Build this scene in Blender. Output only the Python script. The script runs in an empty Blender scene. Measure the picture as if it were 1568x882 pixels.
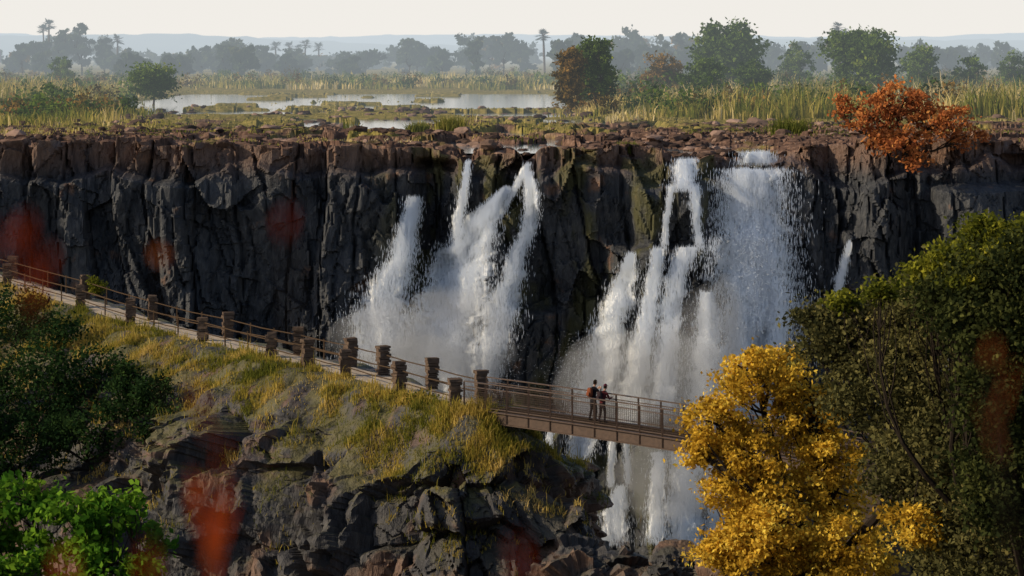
import bpy, bmesh, math, time, numpy as np
from mathutils import Vector
T0 = time.time()
rng = np.random.default_rng(7)
F, CX, HZ = 4446.0, 784.0, 78.0
def W(u, v, d):
    return np.array([(u-CX)/F*d, d, (HZ-v)/F*d])
scene = bpy.context.scene
# ------------------------------------------------------------ noise
def hsh(ix, iy, iz, seed=0):
    n = (np.asarray(ix).astype(np.int64)*374761393 + np.asarray(iy).astype(np.int64)*668265263 + np.asarray(iz).astype(np.int64)*1440662683 + seed*974634777).astype(np.uint32)
    n = (n ^ (n >> np.uint32(13)))*np.uint32(1274126177)
    n = (n ^ (n >> np.uint32(15)))*np.uint32(2246822519)
    n = n ^ (n >> np.uint32(16))
    return n.astype(np.float64)/4294967296.0
def vn(x, y, z=None, seed=0):
    x = np.asarray(x, float); y = np.asarray(y, float)+0*x; x = x+0*y
    z = 0*x if z is None else np.asarray(z, float)+0*x
    ix, iy, iz = np.floor(x), np.floor(y), np.floor(z)
    fx, fy, fz = x-ix, y-iy, z-iz
    fx = fx*fx*(3-2*fx); fy = fy*fy*(3-2*fy); fz = fz*fz*(3-2*fz)
    r = 0
    for a in (0, 1):
        for b in (0, 1):
            for c in (0, 1):
                w = (fx if a else 1-fx)*(fy if b else 1-fy)*(fz if c else 1-fz)
                r = r+w*hsh(ix+a, iy+b, iz+c, seed)
    return r*2-1
def fbm(x, y, z=None, o=4, seed=0):
    r = 0; a = 1; t = 0; f = 1
    for i in range(o):
        r = r+a*vn(np.asarray(x)*f+i*7.3, np.asarray(y)*f+i*3.1, None if z is None else np.asarray(z)*f, seed+i)
        t += a; a *= .5; f *= 2.03
    return r/t*1.4
def vor(x, y, z, seed=0, three=True):
    """faceted cells: returns (random id, tilted plane offset, F2-F1)"""
    ix, iy, iz = np.floor(x), np.floor(y), np.floor(z)
    b1 = np.full(x.shape, 9.); b2 = np.full(x.shape, 9.)
    cx, cy, cz = ix.copy(), iy.copy(), iz.copy()
    for a in (-1, 0, 1):
        for b in (-1, 0, 1):
            for c in ((-1, 0, 1) if three else (0,)):
                jx, jy, jz = ix+a, iy+b, iz+c
                dx, dy = x-(jx+hsh(jx, jy, jz, seed)), y-(jy+hsh(jx, jy, jz, seed+11))
                d = dx*dx+dy*dy
                if three: d = d+(z-(jz+hsh(jx, jy, jz, seed+23)))**2
                d = np.sqrt(d)
                m = d < b1
                b2 = np.where(m, b1, np.minimum(b2, d)); b1 = np.where(m, d, b1)
                cx = np.where(m, jx, cx); cy = np.where(m, jy, cy); cz = np.where(m, jz, cz)
    H = lambda s: hsh(cx, cy, cz, seed+s)
    dx, dy = x-(cx+H(0)), y-(cy+H(11)); dz = z-(cz+H(23)) if three else 0
    t = dx*(H(37)-.5)*2+dy*(H(41)-.5)*2+dz*(H(43)-.5)*2
    return H(51), t, b2-b1
def blk(x, z, w, h, seed):
    """vertical jointed blocks: offset, tilt, distance to the joint"""
    xa = x/w+.55*vn(x/w*.5, z/h*.6, seed=seed); ci = np.floor(xa); fx = xa-ci
    za = z/h+hsh(ci, 0*ci, 0*ci, seed+1)*5+.22*vn(x/w*1.7, z/h*1.3, seed=seed+2); zi = np.floor(za); fz = za-zi
    r = hsh(ci, zi, 0*ci+7, seed+3)
    t = (hsh(ci, zi, 0*ci, seed+4)-.5)*(fx-.5)*2+(hsh(ci, zi, 0*ci, seed+5)-.5)*(fz-.5)*2
    return r-.5, t, np.minimum(fx, 1-fx)
def ss(a, b, x):
    t = np.clip((x-a)/(b-a), 0, 1); return t*t*(3-2*t)
# ------------------------------------------------------------ mesh building
def mesh_obj(name, parts, mats, smooth=False, parent=None):
    """parts: (verts Nx3, faces MxK, mat, tint per face or None)"""
    V = []; L = []; S = []; MI = []; T = []; off = 0; ls = 0
    for v, f, m, t in parts:
        v = np.asarray(v, float).reshape(-1, 3); f = np.asarray(f, np.int64)
        if len(f) == 0: continue
        k = f.shape[1]
        V.append(v); L.append((f+off).ravel()); S.append(ls+np.arange(len(f))*k)
        MI.append(np.full(len(f), m)); T.append(np.full(len(f), .5) if t is None else np.asarray(t, float)*np.ones(len(f)))
        off += len(v); ls += f.size
    V = np.concatenate(V); L = np.concatenate(L); S = np.concatenate(S); MI = np.concatenate(MI); T = np.concatenate(T)
    me = bpy.data.meshes.new(name)
    me.vertices.add(len(V)); me.vertices.foreach_set("co", V.astype(np.float32).ravel())
    me.loops.add(len(L)); me.loops.foreach_set("vertex_index", L.astype(np.int32))
    me.polygons.add(len(S)); me.polygons.foreach_set("loop_start", S.astype(np.int32))
    me.update(calc_edges=True)
    me.polygons.foreach_set("material_index", MI.astype(np.int32))
    me.polygons.foreach_set("use_smooth", np.full(len(S), bool(smooth)))
    at = me.attributes.new("tint", 'FLOAT', 'FACE'); at.data.foreach_set("value", T.astype(np.float32))
    for m in mats: me.materials.append(m)
    me.update()
    ob = bpy.data.objects.new(name, me); scene.collection.objects.link(ob)
    if parent: ob.parent = parent
    return ob
def grid_faces(nr, nc):
    i = np.arange(nr-1)[:, None]*nc+np.arange(nc-1)[None, :]
    return np.stack([i, i+1, i+nc+1, i+nc], -1).reshape(-1, 4)
BF = np.array([[0, 3, 2, 1], [4, 5, 6, 7], [0, 1, 5, 4], [1, 2, 6, 5], [2, 3, 7, 6], [3, 0, 4, 7]])
def box(c, ax, ay, az, m=0, t=None, jit=0):
    c = np.asarray(c, float); ax, ay, az = map(lambda q: np.asarray(q, float), (ax, ay, az))
    v = [c+sx*ax+sy*ay+sz*az for sz in (-1, 1) for sx, sy in ((-1, -1), (1, -1), (1, 1), (-1, 1))]
    v = np.array(v)
    if jit: v = v+rng.uniform(-jit, jit, v.shape)
    return (v, BF, m, t)
def beam(a, b, w, h, m=0, up=(0, 0, 1), t=None):
    a = np.asarray(a, float); b = np.asarray(b, float); d = b-a; l = np.linalg.norm(d); d /= l
    s = np.cross(d, up); s /= np.linalg.norm(s); u = np.cross(s, d)
    return box((a+b)/2, d*l/2, s*w/2, u*h/2, m, t)
def tube(pts, rad, sides=6, m=0, t=None):
    pts = np.asarray(pts, float); n = len(pts); rad = np.ones(n)*rad
    tg = np.gradient(pts, axis=0); tg /= np.linalg.norm(tg, axis=1)[:, None]+1e-9
    ref = np.array([0.31, .95, 0.05]) if abs(tg[0, 2]) > .7 else np.array([0.05, .1, 1.])
    s = np.cross(tg, ref); s /= np.linalg.norm(s, axis=1)[:, None]+1e-9
    u = np.cross(s, tg)
    a = np.arange(sides)*2*np.pi/sides
    v = pts[:, None]+rad[:, None, None]*(np.cos(a)[None, :, None]*s[:, None]+np.sin(a)[None, :, None]*u[:, None])
    i, j = np.meshgrid(np.arange(n-1), np.arange(sides), indexing='ij'); i = i.ravel(); j = j.ravel(); j2 = (j+1) % sides
    f = np.stack([i*sides+j, i*sides+j2, (i+1)*sides+j2, (i+1)*sides+j], 1)
    v = v.reshape(-1, 3); k = len(v); v = np.vstack([v, pts[0], pts[-1]]); e = (n-1)*sides
    f3 = np.array([[k, (j+1) % sides, j] for j in range(sides)]+[[k+1, e+j, e+(j+1) % sides] for j in range(sides)])
    return [(v, f, m, t), (v, f3, m, t)]
def rdir(n):
    v = rng.normal(size=(n, 3)); return v/np.linalg.norm(v, axis=1)[:, None]
def leaves(c, size, tint, m=0, up=.3, asp=.6):
    n = len(c); size = np.ones(n)*size*rng.uniform(.6, 1.35, n)
    nrm = rdir(n)+np.array([0, 0, up]); nrm /= np.linalg.norm(nrm, axis=1)[:, None]
    a = np.cross(nrm, rdir(n)); a /= np.linalg.norm(a, axis=1)[:, None]+1e-9
    b = np.cross(nrm, a)
    a = a*size[:, None]*.5; b = b*size[:, None]*.5*asp
    v = np.stack([c-a, c+b+a*.15, c+a, c-b+a*.15], 1).reshape(-1, 3)
    return (v, np.arange(n*4).reshape(-1, 4), m, tint)
def blades(p, h, w, tint, m=0, lean=.35):
    n = len(p); h = np.ones(n)*h; w = np.ones(n)*w
    az = rng.uniform(0, 2*np.pi, n); ln = rng.uniform(0, lean, n)*h
    dr = np.stack([np.cos(az), np.sin(az), 0*az], 1)
    az2 = rng.uniform(0, 2*np.pi, n); sd = np.stack([np.cos(az2), np.sin(az2), 0*az], 1)*w[:, None]*.5
    mid = p+dr*(ln*.3)[:, None]; mid[:, 2] += h*.6
    tip = p+dr*ln[:, None]; tip[:, 2] += h*(1-.25*ln/h)
    v = np.stack([p-sd, p+sd, mid+sd*.8, mid-sd*.8, tip], 1).reshape(-1, 3)
    i = np.arange(n)*5
    return [(v, np.stack([i, i+1, i+2, i+3], 1), m, tint), (v, np.stack([i+3, i+2, i+4], 1), m, tint)]
# ------------------------------------------------------------ materials
HAZE = (0.62, 0.69, 0.74); HL = 2100
class MB:
    def __init__(s, name):
        s.m = bpy.data.materials.new(name); s.m.use_nodes = True; s.t = s.m.node_tree; s.t.nodes.clear()
    def n(s, ty, ins=None, **kw):
        nd = s.t.nodes.new(ty)
        for k, v in kw.items(): setattr(nd, k, v)
        for k, v in (ins or {}).items():
            if hasattr(v, 'is_output'): s.t.links.new(v, nd.inputs[k])
            else: nd.inputs[k].default_value = v
        return nd
    def math(s, op, a, b=0.0, clamp=False):
        return s.n('ShaderNodeMath', {0: a, 1: b}, operation=op, use_clamp=clamp).outputs[0]
    def pos(s): return s.n('ShaderNodeNewGeometry').outputs['Position']
    def xyz(s, v): return s.n('ShaderNodeSeparateXYZ', {0: v}).outputs
    def mapv(s, v, sc): return s.n('ShaderNodeMapping', {'Vector': v, 'Scale': sc}).outputs[0]
    def noise(s, v, scale, detail=4, rough=.55, out='Fac'):
        return s.n('ShaderNodeTexNoise', {'Vector': v, 'Scale': scale, 'Detail': detail, 'Roughness': rough}).outputs[out]
    def ramp(s, f, stops):
        r = s.n('ShaderNodeValToRGB', {'Fac': f}); e = r.color_ramp.elements
        while len(e) < len(stops): e.new(.5)
        for i, (p, c) in enumerate(stops):
            e[i].position = p; e[i].color = (*c, 1) if len(c) == 3 else c
        return r.outputs[0]
    def sm(s, f, a, b):
        return s.n('ShaderNodeMapRange', {'Value': f, 'From Min': a, 'From Max': b}, interpolation_type='SMOOTHSTEP').outputs[0]
    def mix(s, f, a, b):
        nd = s.n('ShaderNodeMix', data_type='RGBA')
        for k, v in ((0, f), (6, a), (7, b)):
            if hasattr(v, 'is_output'): s.t.links.new(v, nd.inputs[k])
            else: nd.inputs[k].default_value = v if k == 0 else (*v[:3], 1)
        return nd.outputs[2]
    def bump(s, h, st=.5, d=.1):
        return s.n('ShaderNodeBump', {'Height': h, 'Strength': st, 'Distance': d}).outputs[0]
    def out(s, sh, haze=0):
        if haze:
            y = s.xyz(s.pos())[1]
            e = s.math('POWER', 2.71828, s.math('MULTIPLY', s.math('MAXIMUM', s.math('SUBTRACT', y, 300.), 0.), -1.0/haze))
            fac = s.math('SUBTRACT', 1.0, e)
            em = s.n('ShaderNodeEmission', {'Color': (*HAZE, 1), 'Strength': 1.0}).outputs[0]  # aerial haze painted onto far surfaces as emission, stronger with world Y
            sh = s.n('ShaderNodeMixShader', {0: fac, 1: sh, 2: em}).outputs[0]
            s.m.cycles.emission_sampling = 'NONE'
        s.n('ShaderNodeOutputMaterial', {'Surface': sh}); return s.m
    def pr(s, col, rough=.8, nrm=None, spec=.3, **k):
        d = {'Base Color': col if hasattr(col, 'is_output') else (*col, 1), 'Roughness': rough, 'Specular IOR Level': spec}
        if nrm is not None: d['Normal'] = nrm
        d.update(k)
        return s.n('ShaderNodeBsdfPrincipled', d).outputs[0]
    def df(s, col, nrm=None):
        d = {'Color': col if hasattr(col, 'is_output') else (*col, 1)}
        if nrm is not None: d['Normal'] = nrm
        return s.n('ShaderNodeBsdfDiffuse', d).outputs[0]
def leafmat(name, stops, haze=0, trans=.35, scale=.5):
    b = MB(name); t = b.n('ShaderNodeAttribute', attribute_name='tint').outputs['Fac']
    nz = b.noise(b.pos(), scale, 1)
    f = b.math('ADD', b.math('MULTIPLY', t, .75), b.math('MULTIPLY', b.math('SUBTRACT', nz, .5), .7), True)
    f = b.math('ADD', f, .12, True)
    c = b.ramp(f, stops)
    tr = b.n('ShaderNodeBsdfTranslucent', {'Color': c}).outputs[0]
    sh = b.n('ShaderNodeMixShader', {0: trans, 1: b.df(c), 2: tr}).outputs[0]
    return b.out(sh, haze)
def plain(name, col, rough=.7, var=.25, scale=8, haze=0, bumpd=.01):
    b = MB(name); nz = b.noise(b.pos(), scale, 3)
    c = b.mix(nz, [x*(1-var*1.6) for x in col], [x*(1+var*1.6) for x in col])
    return b.out(b.pr(c, rough, b.bump(nz, .6, bumpd)) if rough < .75 else b.df(c, b.bump(nz, .6, bumpd)), haze)
G_Y = [(0, (.07, .05, .012)), (.3, (.34, .20, .02)), (.6, (.66, .41, .045)), (.85, (.76, .54, .08)), (1, (.52, .50, .10))]
m_yel = leafmat('yellow_leaves', G_Y, trans=.4)
m_dark = leafmat('dark_green_leaves', [(0, (.007, .010, .004)), (.4, (.020, .026, .009)), (.75, (.05, .056, .016)), (1, (.10, .10, .026))], trans=.25)
m_olive = leafmat('olive_leaves', [(0, (.018, .018, .008)), (.4, (.062, .060, .022)), (.8, (.15, .13, .045)), (1, (.22, .175, .055))], trans=.25)
m_lime = leafmat('lit_green_leaves', [(0, (.02, .028, .006)), (.4, (.075, .085, .012)), (.8, (.25, .24, .025)), (1, (.42, .36, .04))], trans=.4)
m_bush = leafmat('bush_leaves', [(0, (.006, .014, .006)), (.5, (.018, .038, .012)), (.9, (.045, .078, .018)), (1, (.07, .10, .02))], trans=.25)
m_rust = leafmat('rust_leaves', [(0, (.10, .03, .015)), (.4, (.32, .10, .035)), (.8, (.52, .20, .06)), (1, (.52, .28, .08))], trans=.35, haze=4000)
m_red = leafmat('red_leaves', [(0, (.20, .02, .006)), (.5, (.55, .07, .01)), (1, (.65, .22, .06))], trans=.5, scale=6)
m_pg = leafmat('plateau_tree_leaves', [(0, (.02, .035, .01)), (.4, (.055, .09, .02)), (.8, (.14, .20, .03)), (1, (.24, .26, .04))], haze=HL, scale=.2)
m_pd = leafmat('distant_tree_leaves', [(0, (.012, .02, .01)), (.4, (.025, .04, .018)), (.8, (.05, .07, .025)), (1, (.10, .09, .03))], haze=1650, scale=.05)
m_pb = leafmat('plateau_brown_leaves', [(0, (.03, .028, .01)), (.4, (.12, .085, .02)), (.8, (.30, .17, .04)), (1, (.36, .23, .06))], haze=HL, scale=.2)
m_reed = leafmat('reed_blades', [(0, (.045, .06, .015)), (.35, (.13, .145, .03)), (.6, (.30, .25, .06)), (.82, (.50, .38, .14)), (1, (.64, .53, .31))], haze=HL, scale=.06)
m_grs = leafmat('dry_grass_blades', [(0, (.04, .06, .012)), (.35, (.15, .145, .022)), (.7, (.42, .30, .06)), (1, (.58, .41, .15))], scale=.35, trans=.4)
m_bark = plain('bark', (.022, .017, .013), .9, .3, 6, bumpd=.03)
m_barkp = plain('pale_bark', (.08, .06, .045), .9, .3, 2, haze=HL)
m_wood = plain('weathered_timber', (.06, .04, .026), .8, .3, 10)
m_steel = plain('rusty_steel', (.070, .042, .028), .6, .3, 6)
m_stone = plain('pillar_stone', (.085, .06, .045), .9, .45, 5, bumpd=.04)
m_conc = plain('abutment_stone', (.06, .045, .035), .9, .4, 2, bumpd=.05)
m_path = plain('path_gravel', (.36, .29, .22), .95, .2, 6, bumpd=.03)
def rock_mat(name, cliff=False):
    b = MB(name); p = b.pos(); xyz = b.xyz(p)
    n1 = b.noise(p, .3, 4, .6); n2 = b.noise(b.mapv(p, (1.6, 1.6, .55)), 1.3, 5, .65)
    if cliff:
        c = b.ramp(n2, [(.25, (.014, .016, .021)), (.5, (.036, .038, .043)), (.68, (.072, .071, .071)), (.85, (.15, .14, .125))])
        br = b.mix(n2, (.07, .035, .02), (.30, .155, .085))
        top = b.math('MULTIPLY', b.sm(xyz[2], -11.8, -9.0), .75)
        f = b.math('MULTIPLY', b.math('ADD', b.sm(n1, .60, .74), top, True), .75)
        c = b.mix(f, c, br)
        st = b.noise(b.mapv(p, (.9, .9, .07)), 1.0, 4, .6)
        c = b.mix(b.math('MULTIPLY', b.sm(st, .54, .68), .7), c, (.010, .011, .014))
        n4 = b.noise(b.mapv(p, (.5, .5, .25)), .5, 3)
        near = b.math('MULTIPLY', b.sm(xyz[0], -14., -8.), b.sm(xyz[0], 27., 22.))
        c = b.mix(b.math('MULTIPLY', b.math('MULTIPLY', b.sm(n4, .47, .6), near), .7), c, (.07, .065, .014))
    else:
        c = b.ramp(n2, [(.25, (.012, .012, .014)), (.5, (.032, .030, .031)), (.68, (.062, .056, .052)), (.85, (.12, .105, .095))])
        br = b.mix(n2, (.06, .032, .02), (.20, .105, .06))
        f = b.math('MULTIPLY', b.sm(n1, .48, .63), .75)
        c = b.mix(f, c, br)
        nz = b.xyz(b.n('ShaderNodeNewGeometry').outputs['Normal'])[2]
        g = b.math('MULTIPLY', b.sm(nz, .40, .75), b.sm(b.noise(p, .5, 3), .38, .5))
        soil = b.mix(n2, (.03, .034, .010), (.12, .095, .035))
        hz = b.sm(xyz[2], -22.5, -19.5)
        c = b.mix(b.math('MULTIPLY', g, b.math('MAXIMUM', hz, .25)), c, soil)
    return b.out(b.pr(c, .6 if cliff else .7, b.bump(n2, .9, .6 if cliff else .25), .3), 0)
m_rock = rock_mat('dark_basalt'); m_cliff = rock_mat('cliff_basalt', True)
b = MB('plateau_ground'); p = b.pos(); xyz = b.xyz(p)
n1 = b.noise(b.mapv(p, (1, .35, 1)), .12, 4, .6); n2 = b.noise(p, .8, 4, .65)
rock = b.ramp(n2, [(.25, (.03, .022, .02)), (.5, (.11, .066, .048)), (.75, (.28, .18, .13))])
grass = b.ramp(n2, [(.3, (.07, .075, .018)), (.7, (.28, .21, .07))])
yf = b.math('ADD', b.sm(xyz[1], 275., 400.), b.math('MULTIPLY', b.math('SUBTRACT', n1, .5), 3.2))
c = b.mix(b.sm(yf, .25, .6), rock, grass)
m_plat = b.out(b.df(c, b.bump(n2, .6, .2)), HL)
b = MB('boulder_rock'); t = b.n('ShaderNodeAttribute', attribute_name='tint').outputs['Fac']
n2 = b.noise(b.pos(), 1.3, 3)
c = b.ramp(b.math('ADD', b.math('MULTIPLY', t, .7), b.math('MULTIPLY', n2, .3)), [(.1, (.025, .02, .02)), (.5, (.085, .055, .042)), (.9, (.27, .18, .14))])
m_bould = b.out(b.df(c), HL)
b = MB('river_water'); n = b.noise(b.mapv(b.pos(), (.6, 1.2, 1)), 1.2, 3)
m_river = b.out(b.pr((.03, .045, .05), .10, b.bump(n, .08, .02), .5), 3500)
# ------------------------------------------------------------ plateau + cliff
def bx(u, d=257.): return (u-CX)/F*d
lips = [(716, 5), (808, 7), (1050, 18), (1160, 36)]
WL = -9.35
def ground(x, y):
    r1, t1, c1 = vor(x/3.4, y/5.0, 0*x, 3, False)
    r2, t2, c2 = vor(x/1.2+3, y/1.7, 0*x, 5, False)
    near = 1-ss(290, 420, y)
    z = -8.75+near*((r1-.5)*.75+t1*.2+(r2-.5)*.35+t2*.12)+.25*fbm(x/9, y/12, o=3, seed=9)
    z += .75*(1-ss(-40, -15, x))*near*(1-ss(275, 300, y))+.5*ss(24, 34, x)*near
    z += .35*ss(600, 800, y)
    wob = 12*fbm(x/30, y/60, o=2, seed=31)
    mk = ss(400, 412, y+wob)*(1-ss(610, 645, y+wob))*ss(-74, -64, x+wob*.4)*(1-ss(7, 12, x))
    isl = fbm(x/15, y/11, o=5, seed=17)
    z = z-mk*1.4*ss(-.38, -.24, isl+.25*ss(440, 520, y))
    mk2 = ss(263, 270, y)*(1-ss(385, 402, y))*ss(-36, -26, x)*(1-ss(16, 22, x))
    z = z-mk2*1.9*ss(-.14, .0, fbm(x/7.5, y/20, o=3, seed=21))
    for u, w in lips:
        wx = w/F*257
        z = z-1.1*np.exp(-((x-bx(u))/(wx+.5))**2)*(1-ss(268, 290, y))
    return z
def cliff_y(x, z):
    x = np.asarray(x, float); z = np.asarray(z, float)+0*x; x = x+0*z
    wx = x+1.3*fbm(x/9, z/12, o=3, seed=2)
    d = 3.4*fbm(x/15, z/55, o=2, seed=60)+1.6*fbm(x/6, z/24, o=3, seed=61)
    r, t, c = vor(wx/6.5, z/10.5, 0*x, 75, False); d = d+(r-.5)*1.4+t*2.2
    r, t, e = blk(wx, z, 3.4, 14, 170); d = d+r*1.8+t*1.3-.5*(1-ss(0, .07, e))
    amp = .5+.6*ss(-.3, .4, fbm(x/10, z/9, o=2, seed=66))
    r, t, e = blk(wx+.45*vn(x/2, z/3, seed=5), z, 1.4, 6.0, 171); d = d+amp*(r*1.0+t*.8-.25*(1-ss(0, .1, e)))
    r, t, c = vor(wx/1.9, z/2.8, 0*x, 71, False); d = d+(r-.5)*.45+t*.5
    r, t, e = blk(wx+.3*vn(x, z, seed=6), z, .6, 2.2, 172); d = d+amp*(r*.32+t*.25)
    d = d-(1.6+1.3*vn(x/8, 0*x, seed=91))*ss(-.5, .5, (z+11.2+1.6*fbm(x/6, 0*x, o=3, seed=92))/.6)
    d = d+(-8.4-z)*.05
    d = d+np.maximum(0, -30-z)*.55*(.7+.5*vn(x/7, z/9, seed=5))
    def bmp(u0, u1, v0, v1, a, e=.8):
        x0, x1 = bx(u0), bx(u1); z0, z1 = (HZ-v0)/F*257, (HZ-v1)/F*257
        return a*ss(x0-e, x0+e, x)*(1-ss(x1-e, x1+e, x))*ss(z1-3*e, z1, z)*(1-ss(z0-.3, z0+.5, z))
    d = d+bmp(972, 1082, 288, 900, 2.2, .5)+bmp(935, 1085, 380, 900, 2.6)+bmp(990, 1010, 300, 372, .8)
    d = d+bmp(640, 700, 250, 470, -2.6, 1.2)+bmp(740, 800, 262, 900, 1.5, 1.)+bmp(690, 780, 420, 900, 1.5, 2)
    d = d+bmp(1085, 1205, 200, 600, -1.2, .8)+bmp(1210, 1290, 225, 600, -2.2, 1)+bmp(1325, 1420, 200, 700, 2.2, .6)+bmp(1430, 1700, 290, 900, 3.5, 1.)
    d = d+bmp(775, 860, 480, 900, 2.4, 1.2)+bmp(990, 1040, 600, 660, 2.5, 1)+bmp(890, 935, 690, 900, 3, .6)+bmp(980, 1000, 700, 900, 2.4, .5)+bmp(1020, 1040, 720, 900, 2.0, .5)
    return 258-d
NX = 1050
X = np.linspace(-82, 82, NX)
ytop = cliff_y(X, X*0-9.3)
ztop = ground(X, ytop)
T = np.linspace(0, 1, 330)[:, None]
Zc = -54+(ztop[None]+54)*T; Xc = X[None]+0*T
Yc = cliff_y(Xc, Zc)
fr = ss(.985, 1, T); Yc = Yc*(1-fr)+ytop[None]*fr
Yc[-1] = ytop; Zc[-1] = ztop
mesh_obj('gorge_cliff', [(np.stack([Xc, Yc, Zc], -1), grid_faces(330, NX), 0, None)], [m_cliff])
dy = np.concatenate([np.arange(0, 80, .45), 80*(9900/80)**(np.linspace(0, 1, 190)[1:])])[:, None]
Xp = X[None]*(1+dy/258.)
Yp = ytop[None]+dy
Zp = ground(Xp, Yp); Zp[0] = ztop
mesh_obj('ground', [(np.stack([Xp, Yp, Zp], -1), grid_faces(len(dy), NX), 0, None)], [m_plat])
mesh_obj('river', [(np.array([[-300, 265, WL], [300, 265, WL], [300, 900, WL], [-300, 900, WL]]), [[0, 1, 2, 3]], 0, None)], [m_river])
mesh_obj('gorge_river', [(np.array([[-90, 60, -52], [90, 60, -52], [90, 256, -52], [-90, 256, -52]]), [[0, 1, 2, 3]], 0, None)], [m_river])
print('terrain', time.time()-T0)
def ico(sub=2):
    bm = bmesh.new(); bmesh.ops.create_icosphere(bm, subdivisions=sub, radius=1); bm.verts.index_update()
    v = np.array([q.co[:] for q in bm.verts]); f = np.array([[w.index for w in q.verts] for q in bm.faces]); bm.free(); return v, f
IV, IF = ico()
def rocks(pos, size, m=0, flat=.55):
    n = len(pos); k = len(IV)
    o = rng.uniform(0, 1000, (n, 1, 3)); q = IV[None]*1.3+o
    r, t, c = vor(q[..., 0], q[..., 1], q[..., 2], 3)
    v = IV[None]*(1+(r-.5)*.5+t*.25)[..., None]
    a = rng.uniform(0, 6.28, n)[:, None]; ca, sa = np.cos(a), np.sin(a)
    sc = np.stack([rng.uniform(.7, 1.5, n), rng.uniform(.7, 1.3, n), flat*rng.uniform(.6, 1.2, n)], 1)*np.asarray(size)[:, None]
    v = v*sc[:, None]; v = np.stack([v[..., 0]*ca-v[..., 1]*sa, v[..., 0]*sa+v[..., 1]*ca, v[..., 2]], -1)+np.asarray(pos)[:, None]
    f = (IF[None]+(np.arange(n)*k)[:, None, None]).reshape(-1, 3)
    return (v.reshape(-1, 3), f, m, np.repeat(rng.uniform(0, 1, n), len(IF)))
n = 3000
yy = 259+200*rng.uniform(0, 1, n)**1.3; xx = rng.uniform(-.2, .2, n)*yy
keep = fbm(xx/8, yy/20, o=3, seed=44) > -.1
xx, yy = xx[keep], yy[keep]; n = len(xx)
sz = rng.uniform(.15, .36, n)+.7*rng.uniform(0, 1, n)**5
zz = np.maximum(ground(xx, yy), WL-.1); yt = np.interp(xx, X, ytop); ok = yy > yt+.3
mesh_obj('river_boulders', [rocks(np.stack([xx, yy, zz+sz*.1], 1)[ok], sz[ok])], [m_bould])
# ------------------------------------------------------------ distant hills
xs = np.linspace(-2600, 2600, 400)
parts = []
b = MB('hill_haze_green'); nn = b.noise(b.pos(), .004, 5)
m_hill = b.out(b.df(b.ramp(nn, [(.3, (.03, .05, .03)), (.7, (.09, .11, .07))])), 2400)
for yk, base, amp, sd in ((5200, 22, 14, 1), (7600, 44, 16, 2)):
    top = base+amp*fbm(xs/900, xs*0+sd, o=5, seed=sd)+2.0*vn(xs/25, xs*0, seed=9)
    rows = [np.stack([xs, xs*0+yk-600, xs*0-9], 1), np.stack([xs, xs*0+yk, top], 1), np.stack([xs, xs*0+yk+900, xs*0-9], 1)]
    parts.append((np.stack(rows), grid_faces(3, len(xs)), 0, None))
mesh_obj('distant_hills', parts, [m_hill])
# ------------------------------------------------------------ trees
def ell(c, r, n, k=.45):
    d = rdir(n); q = rng.uniform(0, 1, n)**k
    return np.asarray(c)+d*q[:, None]*np.asarray(r)
def tree_parts(base, lobes, ncl, nlf, ls, cs, lm=0, bm=1, tr=.3, up=.3, limbs=True, hollow=.3):
    base = np.asarray(base, float); lobes = [(np.array(c, float), np.array(r, float)) for c, r in lobes]
    vol = np.array([np.prod(r)**(2/3) for c, r in lobes]); cnt = np.maximum(3, (vol/vol.sum()*ncl)).astype(int)
    cen = np.mean([c for c, r in lobes], axis=0); parts = []
    fork = base+(cen-base)*np.array([.35, .35, .45])
    if limbs:
        k = np.linspace(0, 1, 7)[:, None]; pt = base+(fork-base)*k+np.sin(k*3)*np.array([tr*.5, 0, 0])
        parts += tube(pt, np.linspace(tr, tr*.7, 7)*np.array([1.4]+[1]*6), 8, bm)
    C = []; TT = []
    for (c, r), m in zip(lobes, cnt):
        cc = ell(c, r, m, hollow)
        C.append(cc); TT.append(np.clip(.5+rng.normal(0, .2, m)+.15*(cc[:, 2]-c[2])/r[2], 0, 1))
        if limbs:
            k = np.linspace(0, 1, 8)[:, None]; w = rng.normal(0, .12, 3)*np.linalg.norm(c-fork)
            pt = fork+(c-fork)*k+np.sin(k*np.pi)*w
            parts += tube(pt, np.linspace(tr*.6, tr*.18, 8), 6, bm)
            for q in cc[::max(1, len(cc)//14)]:
                j = rng.integers(3, 8); a = pt[j]; kk = np.linspace(0, 1, 5)[:, None]
                w = rng.normal(0, .1, 3)*np.linalg.norm(q-a)
                parts += tube(a+(q-a)*kk+np.sin(kk*np.pi)*w, np.linspace(tr*.16, tr*.04, 5), 4, bm)
    C = np.concatenate(C); TT = np.concatenate(TT)
    idx = np.repeat(np.arange(len(C)), nlf)
    csz = cs*rng.uniform(.6, 1.4, len(C))
    P = C[idx]+rng.normal(0, 1, (len(idx), 3))*csz[idx][:, None]*np.array([1, 1, .6])
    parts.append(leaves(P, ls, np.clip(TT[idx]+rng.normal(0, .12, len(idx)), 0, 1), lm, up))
    return parts
def L(u, v, d, ru, rv, rd=None):
    c = W(u, v, d); r = ru/F*d
    return (c, (r, rd if rd else r, rv/F*d))
yl = [L(1165, 578, 117, 66, 42), L(1100, 650, 116, 54, 44), L(1150, 700, 115.5, 60, 40), L(1150, 755, 115, 68, 50), L(1240, 640, 117, 66, 56), L(1170, 825, 114, 80, 58), L(1270, 730, 116, 62, 72), L(1290, 850, 114, 74, 66), L(1205, 552, 118, 28, 24), L(1068, 690, 115.5, 28, 26), L(1105, 850, 114, 44, 44), L(1400, 800, 103, 46, 30)]
base = W(1290, 882, 117); base[2] = -25
mesh_obj('yellow_leaf_tree', tree_parts(base, yl, 600, 84, .19, .25, tr=.36), [m_yel, m_bark])
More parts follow.
